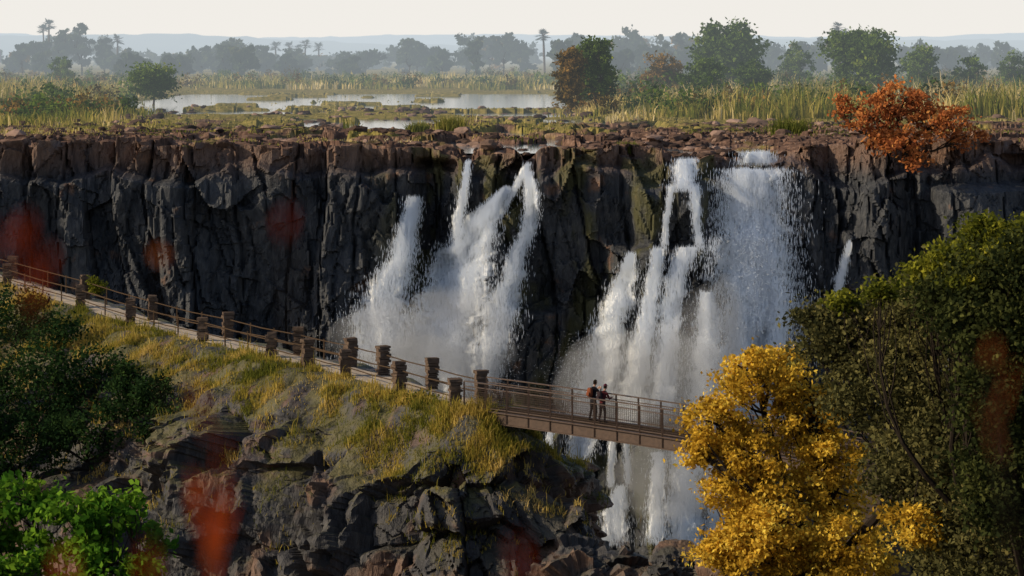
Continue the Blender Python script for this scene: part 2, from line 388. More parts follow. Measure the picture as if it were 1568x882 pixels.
gl = [L(1275, 515, 110, 68, 46), L(1370, 500, 110, 75, 60), L(1330, 600, 109, 70, 60), L(1390, 570, 107, 66, 60), L(1440, 470, 108, 80, 70), L(1500, 620, 106, 110, 110, 4), L(1420, 720, 106, 90, 110, 3), L(1500, 820, 104, 120, 90, 4), L(1640, 600, 106, 130, 180, 4), L(1240, 480, 110, 26, 18)]
base = W(1450, 882, 109); base[2] = -25
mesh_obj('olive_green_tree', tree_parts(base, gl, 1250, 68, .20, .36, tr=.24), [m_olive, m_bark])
gl = [L(1510, 430, 99, 60, 45), L(1450, 465, 100, 60, 36), L(1590, 430, 98, 80, 80), L(1530, 490, 98, 90, 60), L(1620, 560, 98, 90, 100), L(1540, 600, 98, 70, 90), L(1545, 740, 98, 80, 90), L(1650, 760, 98, 90, 120)]
base = W(1580, 882, 101); base[2] = -25
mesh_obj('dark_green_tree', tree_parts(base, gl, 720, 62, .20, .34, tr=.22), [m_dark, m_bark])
gl = [L(1510, 352, 101, 36, 20), L(1550, 370, 100.5, 32, 22), L(1470, 392, 101.5, 36, 18), L(1420, 420, 102, 32, 16), L(1520, 400, 99, 34, 16), L(1590, 350, 100, 30, 20), L(1350, 446, 104, 24, 10), L(1300, 462, 109, 22, 9), L(1480, 430, 98.5, 26, 10)]  # lobes along the crown rim, sunlit tone put into their leaf colour
base = W(1530, 882, 103); base[2] = -25
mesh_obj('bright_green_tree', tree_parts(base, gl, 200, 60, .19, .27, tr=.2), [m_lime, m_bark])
gl = [L(40, 765, 98, 50, 40), L(130, 795, 97, 60, 50), L(195, 780, 97, 35, 30), L(20, 850, 97, 70, 50), L(160, 870, 96, 80, 50), L(-60, 800, 98, 70, 70), L(235, 840, 97, 26, 36)]
base = W(90, 960, 99); base[2] = -30
mesh_obj('fresh_green_tree', tree_parts(base, gl, 170, 50, .27, .25, tr=.25), [leafmat('fresh_green_leaves', [(0, (.015, .05, .006)), (.4, (.05, .13, .012)), (.8, (.14, .25, .02)), (1, (.24, .34, .03))], trans=.35), m_bark])
rl = [L(1330, 180, 257, 45, 30), L(1385, 155, 258, 55, 28), L(1440, 185, 257, 50, 28), L(1480, 208, 257, 26, 18), L(1375, 210, 256, 50, 26), L(1295, 165, 257, 20, 20), L(1400, 240, 255, 20, 18)]
base = W(1385, 250, 257)
mesh_obj('rust_leaf_tree', tree_parts(base, rl, 200, 28, .40, .42, tr=.28), [m_rust, m_bark])
print('near trees', time.time()-T0)
# ------------------------------------------------------------ trees on plateau
def simple_tree(u, top, wpx, d, nl=45, ls=.6, m=0, sq=1.0, nlf=45):
    c = W(u, top, d); gz = -8.9; H = max(c[2]-gz, 5.0+rng.uniform(0, 2)); w = wpx/F*d
    lobes = []
    k = rng.integers(4, 7)
    for i in range(k):
        a = rng.uniform(0, 6.28); rr = w*.27*rng.uniform(.5, 1.2)
        lobes.append(((c[0]+np.cos(a)*rr, d+np.sin(a)*rr, gz+H*rng.uniform(.45, .72)), (w*.24, w*.24, H*.2*sq)))
    lobes.append(((c[0]+rng.uniform(-.1, .1)*w, d, gz+H*.78), (w*.26, w*.26, H*.2)))
    lobes.append(((c[0], d, gz+H*.35), (w*.36, w*.36, H*.25)))
    return tree_parts((c[0], d, gz-.5), lobes, nl, nlf, ls, max(.35, w*.055), m, 2, tr=max(.2, H*.018), hollow=.35)
mats_p = [m_pg, m_pb, m_barkp]; mats_d = [m_pd, m_pb, m_barkp]
for u, top, w, d, nl, ls, m in [(1125, 22, 125, 560, 260, .85, 0), (912, 47, 80, 415, 200, .5, 0), (872, 68, 55, 410, 140, .5, 1), (1320, 42, 130, 520, 220, .7, 0),
                       (1290, 36, 45, 640, 50, .7, 0), (1010, 78, 80, 520, 90, .55, 1), (1075, 88, 90, 480, 110, .5, 0), (1420, 72, 80, 560, 90, .6, 0),
                       (98, 84, 42, 700, 70, .6, 0), (235, 96, 105, 500, 120, .55, 0), (1215, 62, 60, 620, 70, .6, 0), (1555, 78, 60, 600, 70, .6, 0), (1150, 90, 70, 500, 80, .5, 0), (1480, 80, 60, 560, 60, .6, 0)]:
    mesh_obj('riverbank_tree', simple_tree(u, top, w, d, nl, ls, m, sq=1.3), mats_p)
parts = []
prof = [(0, 62), (60, 55), (95, 42), (125, 28), (160, 45), (200, 72), (260, 80), (310, 68), (360, 55), (400, 70), (450, 75), (520, 82), (560, 70), (625, 52), (660, 68), (712, 45), (770, 42), (800, 60), (880, 42), (930, 62), (965, 42), (1010, 55), (1045, 48), (1100, 60), (1180, 60), (1250, 55), (1300, 38), (1380, 60), (1460, 66), (1530, 60), (1568, 62)]
pu, pv = np.array(prof).T
for i in range(170):
    u = rng.uniform(-250, 1820); d = rng.uniform(850, 1500); tp = np.interp(u, pu, pv)+abs(rng.normal(0, 11))+2
    parts += simple_tree(u, tp, rng.uniform(34, 70), d, 26, 1.9, 0 if rng.random() < .88 else 1, nlf=30)
for u, tp in prof:
    if 0 < u < 1568: parts += simple_tree(u, tp, rng.uniform(40, 64), 1000, 40, 1.6, 0, nlf=34)
mesh_obj('distant_tree_line', parts, mats_d)
def palm(u, top, d, s=1.):
    c = W(u, top, d); base = np.array([c[0]+rng.uniform(-1, 1), d, -8.8]); hd = np.array([c[0], d, c[2]-1.2*s]); k = np.linspace(0, 1, 6)[:, None]
    pr = tube(base+(hd-base)*k, [.28*s, .24*s, .25*s, .3*s, .24*s, .2*s], 6, 2)
    for i in range(30):
        a = rng.uniform(0, 6.28); e = rng.uniform(-.5, 1.2); l = rng.uniform(1.6, 2.6)*s
        dr = np.array([np.cos(a)*np.cos(e), np.sin(a)*np.cos(e), np.sin(e)]); sd = np.cross(dr, [0, 0, 1.]); sd /= np.linalg.norm(sd)
        st = hd+dr*l*.45; pr.append(beam(hd, st, .08, .08, 2))
        for q in np.linspace(-1.1, 1.1, 7):
            tp = st+(dr*np.cos(q)+sd*np.sin(q))*l*.6-np.array([0, 0, .25*s]); w = np.cross(tp-st, [0, 0, 1.]); w = w/(np.linalg.norm(w)+1e-6)*.2*s
            m = (st+tp)/2
            pr.append((np.array([st, m+w, tp, m-w]), [[0, 1, 2, 3]], 0, rng.uniform(.1, .6)))
    return pr
for u, t, d, s in [(75, 33, 1100, 1.5), (66, 40, 1140, 1.3), (832, 47, 950, 1.4), (422, 66, 1250, 1.5), (443, 67, 1280, 1.4), (456, 70, 1260, 1.4), (468, 63, 1250, 1.5), (488, 68, 1270, 1.4), (1284, 36, 900, 1.2), (180, 56, 1100, 1.3)]:
    mesh_obj('fan_palm_tree', palm(u, t, d, s), mats_d)
parts = []
for i in range(760):
    d = 1/rng.uniform(1/1000, 1/380); u = rng.uniform(-100, 1668)
    if d < 660 and 195 < u < 865: continue
    w = rng.uniform(3, 10); h = rng.uniform(1.4, 4.2)*(1.4 if u > 900 else 1); c = np.array([(u-CX)/F*d, d, -8.9+h*.35])
    C = ell(c, (w*.5, w*.4, h*.55), 14); idx = np.repeat(np.arange(14), 16)
    P = C[idx]+rng.normal(0, .45, (len(idx), 3))
    tt = rng.uniform(.05, .8); parts.append(leaves(P, .6, np.clip(tt+rng.normal(0, .15, len(idx)), 0, 1), 0 if rng.random() < .72 else 1))
mesh_obj('riverside_bushes', parts, mats_p)
def reedbed(n, u0, u1, d0, d1, hmin, hmax, w, nseed, thr, hu=None, tb=.5):
    d = 1/rng.uniform(1/d1, 1/d0, n); u = rng.uniform(u0, u1, n); x = (u-CX)/F*d
    k = (fbm(x/11, d/16, o=3, seed=nseed) > thr)
    e = 40*fbm(x*0+d/14, x*0, o=2, seed=nseed+2); k &= (u+e > u0+45)
    x, d, u = x[k], d[k], u[k]; z = ground(x, d); k = z > WL+.05; x, d, z, u = x[k], d[k], z[k], u[k]
    hh = (hmin+(hmax-hmin)*(.5+.7*np.clip(fbm(x/7, d/9, o=3, seed=nseed+5), -.7, 1)))*rng.uniform(.6, 1.25, len(x))
    if hu is not None: hh = hh*np.interp(u, *hu)
    t = np.clip(tb+.6*fbm(x/10, d/16, o=3, seed=nseed+9)+rng.normal(0, .16, len(x)), 0, 1)
    return blades(np.stack([x, d, z-.1], 1), hh, w, t, 0, .6)
parts = []
parts += reedbed(26000, 830, 1700, 345, 620, .8, 4.4, .22, 80, -.15, ([850, 1000, 1300, 1700], [.45, .75, 1.05, 1.1]), .6)
parts += reedbed(11000, -110, 330, 400, 640, 1.2, 4.0, .24, 81, -.1, ([-60, 120, 200, 240, 330], [1.15, 1.0, .5, .15, .1]), .58)
parts += reedbed(11000, 120, 960, 650, 900, 1.0, 2.6, .35, 82, -.1)
parts += reedbed(3500, -110, 260, 330, 420, .5, 1.9, .16, 83, .05)
parts += reedbed(1400, 480, 740, 310, 345, .8, 2.2, .16, 84, .15)
mesh_obj('reed_bed', parts, [m_reed])
mesh_obj('grass', reedbed(26000, -110, 1640, 266, 345, .15, .55, .12, 90, .1)+reedbed(14000, -110, 1640, 345, 420, .15, .35, .14, 91, .1)+reedbed(9000, 150, 900, 420, 640, .15, .35, .2, 92, -.6), [m_reed])
for u, v, d, w, h in [(1210, 205, 296, 34, 2.6), (690, 200, 310, 28, 2.4), (640, 205, 318, 20, 2.0), (960, 232, 262, 18, 1.3)]:
    n = 400; C = ell(((u-CX)/F*d, d, (HZ-v)/F*d-h*.15), (w/F*d, w/F*d, .1), n)
    mesh_obj('grass_tussock', blades(C, rng.uniform(.5, 1., n)*h, .10, np.clip(rng.normal(.3, .12, n), 0, 1), 0, .7), [m_reed])
print('plateau veg', time.time()-T0)
# ------------------------------------------------------------ waterfalls
b = MB('falling_water'); p = b.pos()
t = b.n('ShaderNodeAttribute', attribute_name='edge').outputs['Fac']
nA = b.noise(b.mapv(p, (4.2, .6, .15)), 1.0, 4, .7); nB = b.noise(b.mapv(p, (1.2, .5, .4)), 1.1, 3, .6)
al = b.math('SUBTRACT', b.math('ADD', b.math('MULTIPLY', nA, 1.1), b.math('MULTIPLY', nB, .45)), b.math('MULTIPLY', t, .62))
al = b.sm(al, .40, .70)
h = b.math('ADD', nA, b.math('MULTIPLY', nB, .8))
nn = b.bump(h, .8, .5)
sh = b.n('ShaderNodeMixShader', {0: .4, 1: b.df((.90, .92, .95), nn), 2: b.n('ShaderNodeBsdfTranslucent', {'Color': (.86, .89, .92, 1)}).outputs[0]}).outputs[0]
sh = b.n('ShaderNodeMixShader', {0: al, 1: b.n('ShaderNodeBsdfTransparent').outputs[0], 2: sh}).outputs[0]
m_fall = b.out(sh)
b = MB('water_spray')
sh = b.n('ShaderNodeMixShader', {0: .5, 1: b.df((.9, .92, .95)), 2: b.n('ShaderNodeBsdfTranslucent', {'Color': (.85, .88, .92, 1)}).outputs[0]}).outputs[0]
m_spray = b.out(sh)
b = MB('mist_volume')
vol = b.n('ShaderNodeVolumeScatter', {'Color': (1, 1, 1, 1), 'Density': .085, 'Anisotropy': .2}).outputs[0]
b.n('ShaderNodeOutputMaterial', {'Volume': vol}); m_mist = b.m
def fall(strands, name='waterfall', off=.35):
    parts = []; E = []
    for pts, dens, sp in strands:
        pts = np.array(pts, float); v = np.arange(pts[0, 1], pts[-1, 1]+.1, 2.5); u = np.interp(v, pts[:, 1], pts[:, 0]); w = np.interp(v, pts[:, 1], pts[:, 2])
        u = u+.07*w*vn(v/14, v*0+pts[0, 0], seed=13)
        wj = 1+.2*vn(v/11, v*0+pts[0, 0], seed=3)+.12*vn(v/3.5, v*0+pts[0, 0], seed=4)
        nc = max(5, int(pts[:, 2].max()/2.2)); q = np.linspace(-1, 1, nc)
        Uu = u[:, None]+q[None]*(w*wj)[:, None]*.56; Vv = v[:, None]+0*Uu
        y = 0*Uu+254.
        for it in range(3):
            x = (Uu-CX)/F*y; z = (HZ-Vv)/F*y; yn = cliff_y(x, z)
            for _ in range(4):
                pd = np.pad(yn, ((2, 2), (1, 1)), 'edge'); yn = (pd[:-4, 1:-1]+pd[4:, 1:-1]+pd[2:-2, :-2]+pd[2:-2, 2:]+pd[2:-2, 1:-1])/5
            y = yn
        y = cliff_y(x, z)
        pd = np.pad(y, ((6, 6), (2, 2)), 'edge'); y2 = y.copy()
        for a_ in range(0, 13, 2):
            for b_ in range(5): y2 = np.minimum(y2, pd[a_:a_+y.shape[0], b_:b_+y.shape[1]])
        for it in range(6):
            pd = np.pad(y2, ((1, 1), (1, 1)), 'edge'); y2 = (pd[:-2, 1:-1]+pd[2:, 1:-1]+pd[1:-1, :-2]+pd[1:-1, 2:]+pd[1:-1, 1:-1])/5
        y2 = np.minimum(y2, y)-off-.5*(1-q[None]**2)
        y2 = y2-.25*vn(x*2.2, z*.25, seed=8)-.15*vn(x*5, z*.8, seed=9)
        ed = np.abs(q[None])**2.0+0*x
        ed = np.maximum(ed, ss(.85, 1.05, ((v-v[0])/(v[-1]-v[0]))[:, None]+0*x)*1.0)
        ed = ed+(1-dens)
        parts.append((np.stack([x, y2, z], -1), grid_faces(len(v), nc), 0, None)); E.append(ed.ravel())
        nf = int(np.sum(w)*2.5*.5*sp.get('n', 1))
        i = rng.integers(0, len(v), nf); qq = rng.normal(0, sp.get('s', .46), nf)
        j = np.clip(((qq+1)/2*(nc-1)).astype(int), 0, nc-1)
        cy = y2[i, j]-rng.uniform(0, .9, nf); cx = (u[i]+qq*w[i]*.56-CX)/F*cy; cz = z[i, j]+rng.uniform(-.1, .1, nf)
        hw = rng.uniform(.010, .030, nf); hh = rng.uniform(.06, .36, nf)
        c = np.stack([cx, cy, cz], 1); a = np.stack([hw, 0*hw, 0*hw], 1); up = np.stack([rng.normal(0, .02, nf), 0*hw, hh], 1)
        vv = np.stack([c-up, c+a, c+up, c-a], 1).reshape(-1, 3)
        parts.append((vv, np.arange(nf*4).reshape(-1, 4), 1, None)); E.append(np.zeros(nf*4))
    ob = mesh_obj(name, parts, [m_fall, m_spray], smooth=True)
    at = ob.data.attributes.new('edge', 'FLOAT', 'POINT'); at.data.foreach_set('value', np.concatenate(E).astype(np.float32))
    return ob
D = {}
fall([([(634, 302, 24), (628, 340, 30), (616, 385, 42), (600, 430, 70), (588, 470, 98), (584, 555, 112)], 1.08, D)])
fall([([(717, 246, 9), (712, 280, 15), (704, 330, 22), (698, 370, 22)], .98, D),
      ([(775, 288, 12), (752, 315, 34), (732, 345, 58), (712, 400, 84), (692, 460, 104), (672, 530, 122), (668, 605, 140)], 1.4, {'n': 1.3}),
      ([(808, 250, 12), (800, 268, 16), (784, 295, 16), (768, 325, 16)], 1.05, D),
      ([(808, 262, 14), (815, 300, 26), (812, 340, 26), (795, 380, 30), (783, 430, 42), (768, 480, 62), (752, 530, 50), (742, 585, 40)], 1.1, D)])
fall([([(1052, 242, 34), (1050, 265, 44), (1047, 290, 44)], 1.1, D),
      ([(1028, 284, 14), (1020, 330, 11), (1016, 378, 12)], 1.05, D),
      ([(1062, 284, 20), (1066, 330, 18), (1070, 378, 14)], 1.05, D),
      ([(966, 388, 14), (958, 420, 34), (942, 470, 50), (926, 530, 58), (912, 600, 64), (900, 640, 62)], 1.15, D),
      ([(1008, 378, 20), (1000, 430, 28), (988, 500, 38), (974, 570, 50), (962, 660, 56)], 1.08, D),
      ([(1052, 376, 36), (1036, 420, 36), (1026, 480, 36), (1018, 560, 44), (1012, 640, 48)], 1.08, D),
      ([(1084, 445, 26), (1082, 520, 42), (1076, 600, 50), (1072, 690, 54)], 1.1, D)])
fall([([(1162, 232, 56), (1160, 250, 60)], 1.15, D),
      ([(1154, 258, 88), (1153, 300, 102), (1152, 400, 118), (1155, 480, 122), (1152, 560, 116), (1130, 640, 116)], 1.12, {'n': 1.9, 's': .5})])
fall([([(1300, 370, 7), (1292, 400, 14), (1284, 430, 20), (1280, 468, 24)], 1., D)])
fall([([(842, 655, 12), (836, 700, 20)], 1.05, D), ([(900, 650, 54), (884, 700, 44), (872, 745, 30)], 1.12, D), ([(952, 740, 16), (942, 770, 38), (936, 830, 58)], 1.12, D),
      ([(938, 660, 14), (934, 740, 12)], 1., D), ([(958, 665, 12), (962, 735, 12)], 1., D),
      ([(1008, 690, 24), (1004, 750, 26), (1002, 825, 32)], 1.08, D), ([(1050, 680, 48), (1046, 760, 62), (1050, 840, 74)], 1.08, D), ([(1092, 700, 24), (1094, 760, 28), (1096, 840, 34)], 1., D)])
P = []
for u, v, ru, rv, n in [(655, 555, 85, 42, 12000), (590, 510, 60, 45, 6000), (905, 585, 50, 50, 6000), (1078, 560, 34, 80, 7000), (1050, 700, 50, 70, 4000), (980, 620, 80, 50, 6000), (740, 540, 40, 60, 4000), (1150, 400, 46, 120, 5000)]:
    uu = u+rng.normal(0, .55, n)*ru; vv = v+rng.normal(0, .55, n)*rv; y = 248.5+rng.normal(0, 1.0, n)-np.clip(vv-520, 0, 400)*.022
    P.append(np.stack([(uu-CX)/F*y, y, (HZ-vv)/F*y], 1))
P = np.concatenate(P)
mesh_obj('falling_spray', [leaves(P, .055, None, 0, 0, .9)], [m_spray])
iv4, if4 = ico(4)
for u, v, ru, rv, rd in [(650, 575, 130, 60, 4), (590, 520, 80, 60, 3), (700, 520, 90, 90, 3), (1010, 600, 120, 90, 4), (1090, 540, 60, 120, 2.5), (930, 590, 80, 80, 3), (1030, 730, 100, 70, 3)]:
    y = 247.0-max(0, v-520)*.022; c = W(u, v, y); p = iv4*np.array([ru/F*y, rd, rv/F*y])
    p = p*(1+.3*fbm(iv4[:, 0]*1.8+u, iv4[:, 1]*1.8+v, iv4[:, 2]*1.8, o=3))[:, None]
    mesh_obj('mist_cloud', [(p+c, if4, 0, None)], [m_mist], smooth=True)
# ------------------------------------------------------------ near hill (promontory)
PC = [(-330, 330, 214), (-150, 385, 198), (0, 428, 185), (123, 462, 175), (234, 498, 166), (349, 524, 158), (457, 550, 150), (537, 568, 146), (611, 590, 142), (690, 612, 138.5), (726, 621, 136.6)]
pc = np.array([W(*q) for q in PC])
seg = np.r_[0, np.cumsum(np.linalg.norm(np.diff(pc[:, :2], axis=0), axis=1))]; LT = seg[-1]
sl = np.linspace(0, LT, 200); sp_ = np.stack([np.interp(sl, seg, pc[:, k]) for k in range(3)], -1)
for it in range(30): sp_[1:-1] = (sp_[:-2]+2*sp_[1:-1]+sp_[2:])/4
def spine(s): return np.stack([np.interp(s, sl, sp_[:, k]) for k in range(3)], -1)
def sdir(s):
    d = spine(np.minimum(s+1.5, LT))-spine(np.maximum(s-1.5, 0)); d[..., 2] = 0
    return d/np.linalg.norm(d, axis=-1)[..., None]
HWD = 1.0
s1 = np.linspace(0, LT, 720); d1 = sdir(s1); nn1 = np.stack([d1[:, 1], -d1[:, 0], 0*s1], 1)
if nn1[0, 0] > 0: nn1 = -nn1
dl = d1[-1]; nl = nn1[-1]
a = np.linspace(0, np.pi, 200)[1:-1]; ntip = np.cos(a)[:, None]*nl+np.sin(a)[:, None]*dl
s3 = np.linspace(LT, 0, 120); d3 = sdir(s3); nn3 = -np.stack([d3[:, 1], -d3[:, 0], 0*s3], 1)
if nn3[0, 0] < 0: nn3 = -nn3
S = np.r_[s1, np.full(len(a), LT), s3]; N = np.vstack([nn1, ntip, nn3])
Cb = spine(S); q = LT-S
far = np.r_[np.zeros(len(s1)), np.sin(a/2)**2, np.ones(len(s3))]
NT = 330; tt = np.linspace(0, 1, NT)
A = dict(left=[(0, 0), (2, .25), (8, 2.6), (20, 8.5), (30, 15), (36, 34)],
         mid=[(0, 0), (1.5, .2), (4.2, 1.6), (6.0, 3.0), (7.8, 3.6), (8.8, 5.8), (10.2, 6.6), (11.3, 10), (14, 16), (17, 34)],
         tip=[(0, 0), (1.0, .25), (2.3, 1.7), (4.0, 3.9), (5.4, 6.6), (7, 11), (10, 34)])
def prf(key, t):
    P = np.array(A[key], float); l = np.r_[0, np.cumsum(np.linalg.norm(np.diff(P, axis=0), axis=1))]
    tl = l[-1]*(t*.62+.38*t**4)
    return np.interp(tl, l, P[:, 0]), np.interp(tl, l, P[:, 1])
rl_, dl_ = prf('left', tt); rm, dm = prf('mid', tt); rt, dt = prf('tip', tt)
wl = ss(24, 40, q)[:, None]; wt = (1-ss(2, 11, q))[:, None]; wt = np.maximum(wt, far[:, None]); wm = 1-wl
R = (rl_*wl+rm*wm)*(1-wt)+rt*wt; DR = (dl_*wl+dm*wm)*(1-wt)+dt*wt
R = R+HWD
px = Cb[:, None, 0]+N[:, None, 0]*R; py = Cb[:, None, 1]+N[:, None, 1]*R; pz = Cb[:, None, 2]-DR
zone = DR+1.5*fbm(px/3.2, py/3.2, pz/3.2, o=3, seed=99)
rockm = ss(1.7, 3.2, zone)*(1-.6*wl)
big = fbm(px/5, py/5, pz/8, o=4, seed=101)
r1_, t1_, c1_ = vor(px/3.2, py/3.2, pz/4.6, 102)
r2_, t2_, c2_ = vor(px/1.25, py/1.25, pz/2.0, 103)
r3_, t3_, c3_ = vor(px/.42, py/.42, pz/.6, 104)
disp = 1.3*big*ss(.3, 3, DR)+rockm*((r1_-.5)*2.4+t1_*1.6-.4*(1-ss(0, .06, c1_))+(r2_-.5)*.8+t2_*.7-.14*(1-ss(0, .06, c2_))+(r3_-.5)*.16+t3_*.12)
edge0 = ss(0, 1.2, DR+(R-HWD)*.5)
px = px+N[:, None, 0]*disp*edge0; py = py+N[:, None, 1]*disp*edge0
pz = pz+edge0*(.45*fbm(px/1.8, py/1.8, o=4, seed=105)*(1-.5*rockm)+rockm*(.6*(r1_-.5)+.4*(r2_-.5)))
NG = len(S)
mesh_obj('rocky_hill', [(np.stack([px, py, pz], -1), grid_faces(NG, NT), 0, None)], [m_rock])
HP = np.stack([px, py, pz], -1)
HN = np.cross(np.gradient(HP, axis=0), np.gradient(HP, axis=1)); HN /= np.linalg.norm(HN, axis=-1)[..., None]+1e-9
HN *= np.sign(HN[..., 2:3]+1e-6)
print('hill', time.time()-T0)
sP = np.linspace(0, LT, 300); cP = spine(sP); dP = sdir(sP); nP = np.stack([dP[:, 1], -dP[:, 0], 0*sP], 1)
qv = np.linspace(-1.02, 1.02, 13)
pp = cP[:, None]+nP[:, None]*qv[None, :, None]*HWD
pp[..., 2] += .03*vn(pp[..., 0]*2, pp[..., 1]*2)+.03*(1-np.abs(qv))
mesh_obj('footpath', [(pp, grid_faces(300, 13), 0, None)], [m_path])
ii = rng.integers(120, len(s1)+len(a), 900000); jj = rng.integers(0, int(NT*.72), 900000)
P_ = HP[ii, jj]; dr = zone[ii, jj]; nz = HN[ii, jj, 2]
f = fbm(P_[:, 0]/1.1, P_[:, 1]/1.1, P_[:, 2]/1.1, o=3, seed=120)
prob = (1-ss(1.6, 3.0, dr+f*.8))*(.12+.88*ss(-.2, .3, f))+.55*ss(.5, .75, nz)*ss(.0, .3, f)*(1-ss(6, 9, dr))
k = (rng.uniform(0, 1, len(ii)) < prob*.45)
P_ = P_[k]+rng.normal(0, .05, (int(k.sum()), 3)); dr = dr[k]; f = f[k]; n = len(P_)
hh = np.where(rng.random(n) < .07, rng.uniform(.4, .8, n), rng.uniform(.12, .32, n))*(.6+.7*ss(-.3, .6, f))
tnt = np.clip(.55+.75*fbm(P_[:, 0]/2.2, P_[:, 1]/2.2, P_[:, 2]/2.2, o=3, seed=121)+rng.normal(0, .16, n), 0, 1)
print('hill grass', n)
mesh_obj('dry_grass', blades(P_-np.array([0, 0, .04]), hh, .038, tnt, 0, 1.0), [m_grs])
def shrub(name, blobs, mat, ls=.16, nlf=60, dens=60, cs=.25):
    parts = []
    for (u, v, d, ru, rv) in blobs:
        c = W(u, v, d); r = (ru/F*d, ru/F*d*.8, rv/F*d)
        m = max(5, int(dens*r[0]*r[2])); C = ell(c, r, m, .35)
        bs = c-np.array([0, -.5, r[2]*1.1])
        for qd in C[::max(1, m//8)]: parts += tube([bs, (bs+qd)/2+rng.normal(0, .1, 3), qd], [.05, .035, .015], 4, 1)
        idx = np.repeat(np.arange(m), nlf); t0 = rng.normal(.45, .18, m)
        P = C[idx]+rng.normal(0, cs, (len(idx), 3))
        parts.append(leaves(P, ls, np.clip(t0[idx]+rng.normal(0, .10, len(idx)), 0, 1), 0))
    return mesh_obj(name, parts, [mat, m_bark])
shrub('hillside_bushes', [(20, 480, 168, 60, 40), (90, 515, 164, 50, 38), (-30, 560, 158, 70, 80), (60, 590, 155, 80, 60), (150, 570, 156, 55, 40), (205, 610, 150, 50, 50), (130, 660, 148, 70, 45), (240, 650, 147, 36, 36), (30, 680, 148, 80, 50), (-60, 660, 148, 80, 80)], m_bush, .22, 44, 15, .30)
shrub('green_shrub', [(232, 600, 148, 30, 26), (195, 580, 150, 28, 22)], m_bush, .2, 40, 30)
shrub('green_shrub', [(650, 608, 139, 16, 9), (632, 614, 138.5, 10, 8), (150, 436, 176, 14, 12)], m_lime, .14, 40, 120, .12)
# ------------------------------------------------------------ fence with stone pillars
def pillar(b0, h, w=.56):
    parts = []; z = -.35; a0 = rng.uniform(0, .5)
    while z < h:
        th = rng.uniform(.10, .2); a_ = a0+rng.uniform(-.12, .12); ww = w*rng.uniform(.84, 1.1)/2
        ca, sa = np.cos(a_), np.sin(a_)
        parts.append(box(np.asarray(b0)+[rng.uniform(-.025, .025), rng.uniform(-.025, .025), z+th/2], np.array([ca, sa, 0])*ww, np.array([-sa, ca, 0])*ww, [0, 0, th/2-.008], 0, rng.random(), .025)); z += th
    return parts
def fside(s, side):
    c = spine(s); d = sdir(s); nrm = np.stack([d[:, 1], -d[:, 0], 0*s], 1)
    if nrm[0, 0] > 0: nrm = -nrm
    return c+nrm*side*(HWD-.05)
def fence(side, svals, h=1.3):
    P = fside(np.array(svals), side); parts = []
    for q_ in P: parts += pillar(q_, h)
    for a_, b_ in zip(P[:-1], P[1:]):
        for hz_ in (.45, 1.02):
            m_ = (a_+b_)/2+[0, 0, hz_-.05+rng.uniform(-.04, .04)]
            parts += tube([a_+[0, 0, hz_], m_, b_+[0, 0, hz_]], .032, 6, 1)
        L_ = np.linalg.norm(b_-a_); k = int(L_/2.6)
        for t_ in range(1, k):
            q_ = a_+(b_-a_)*t_/k; parts += tube([q_-[0, 0, .3], q_+[0, 0, 1.1]], .045, 6, 1)
    return mesh_obj('stone_post_fence', parts, [m_stone, m_wood])
def s_at(u, side):
    s = np.linspace(0, LT, 1500); P = fside(s, side); uu = P[:, 0]/P[:, 1]*F+CX
    return s[np.argmin(abs(uu-u))]
fence(1, [s_at(u, 1) for u in (-210, -80, 11, 123, 200, 311, 416, 471, 529, 611, 697)])
fence(-1, [s_at(u, -1) for u in (-150, 20, 130, 234, 349, 457, 537, 587, 661, 737)], 1.4)
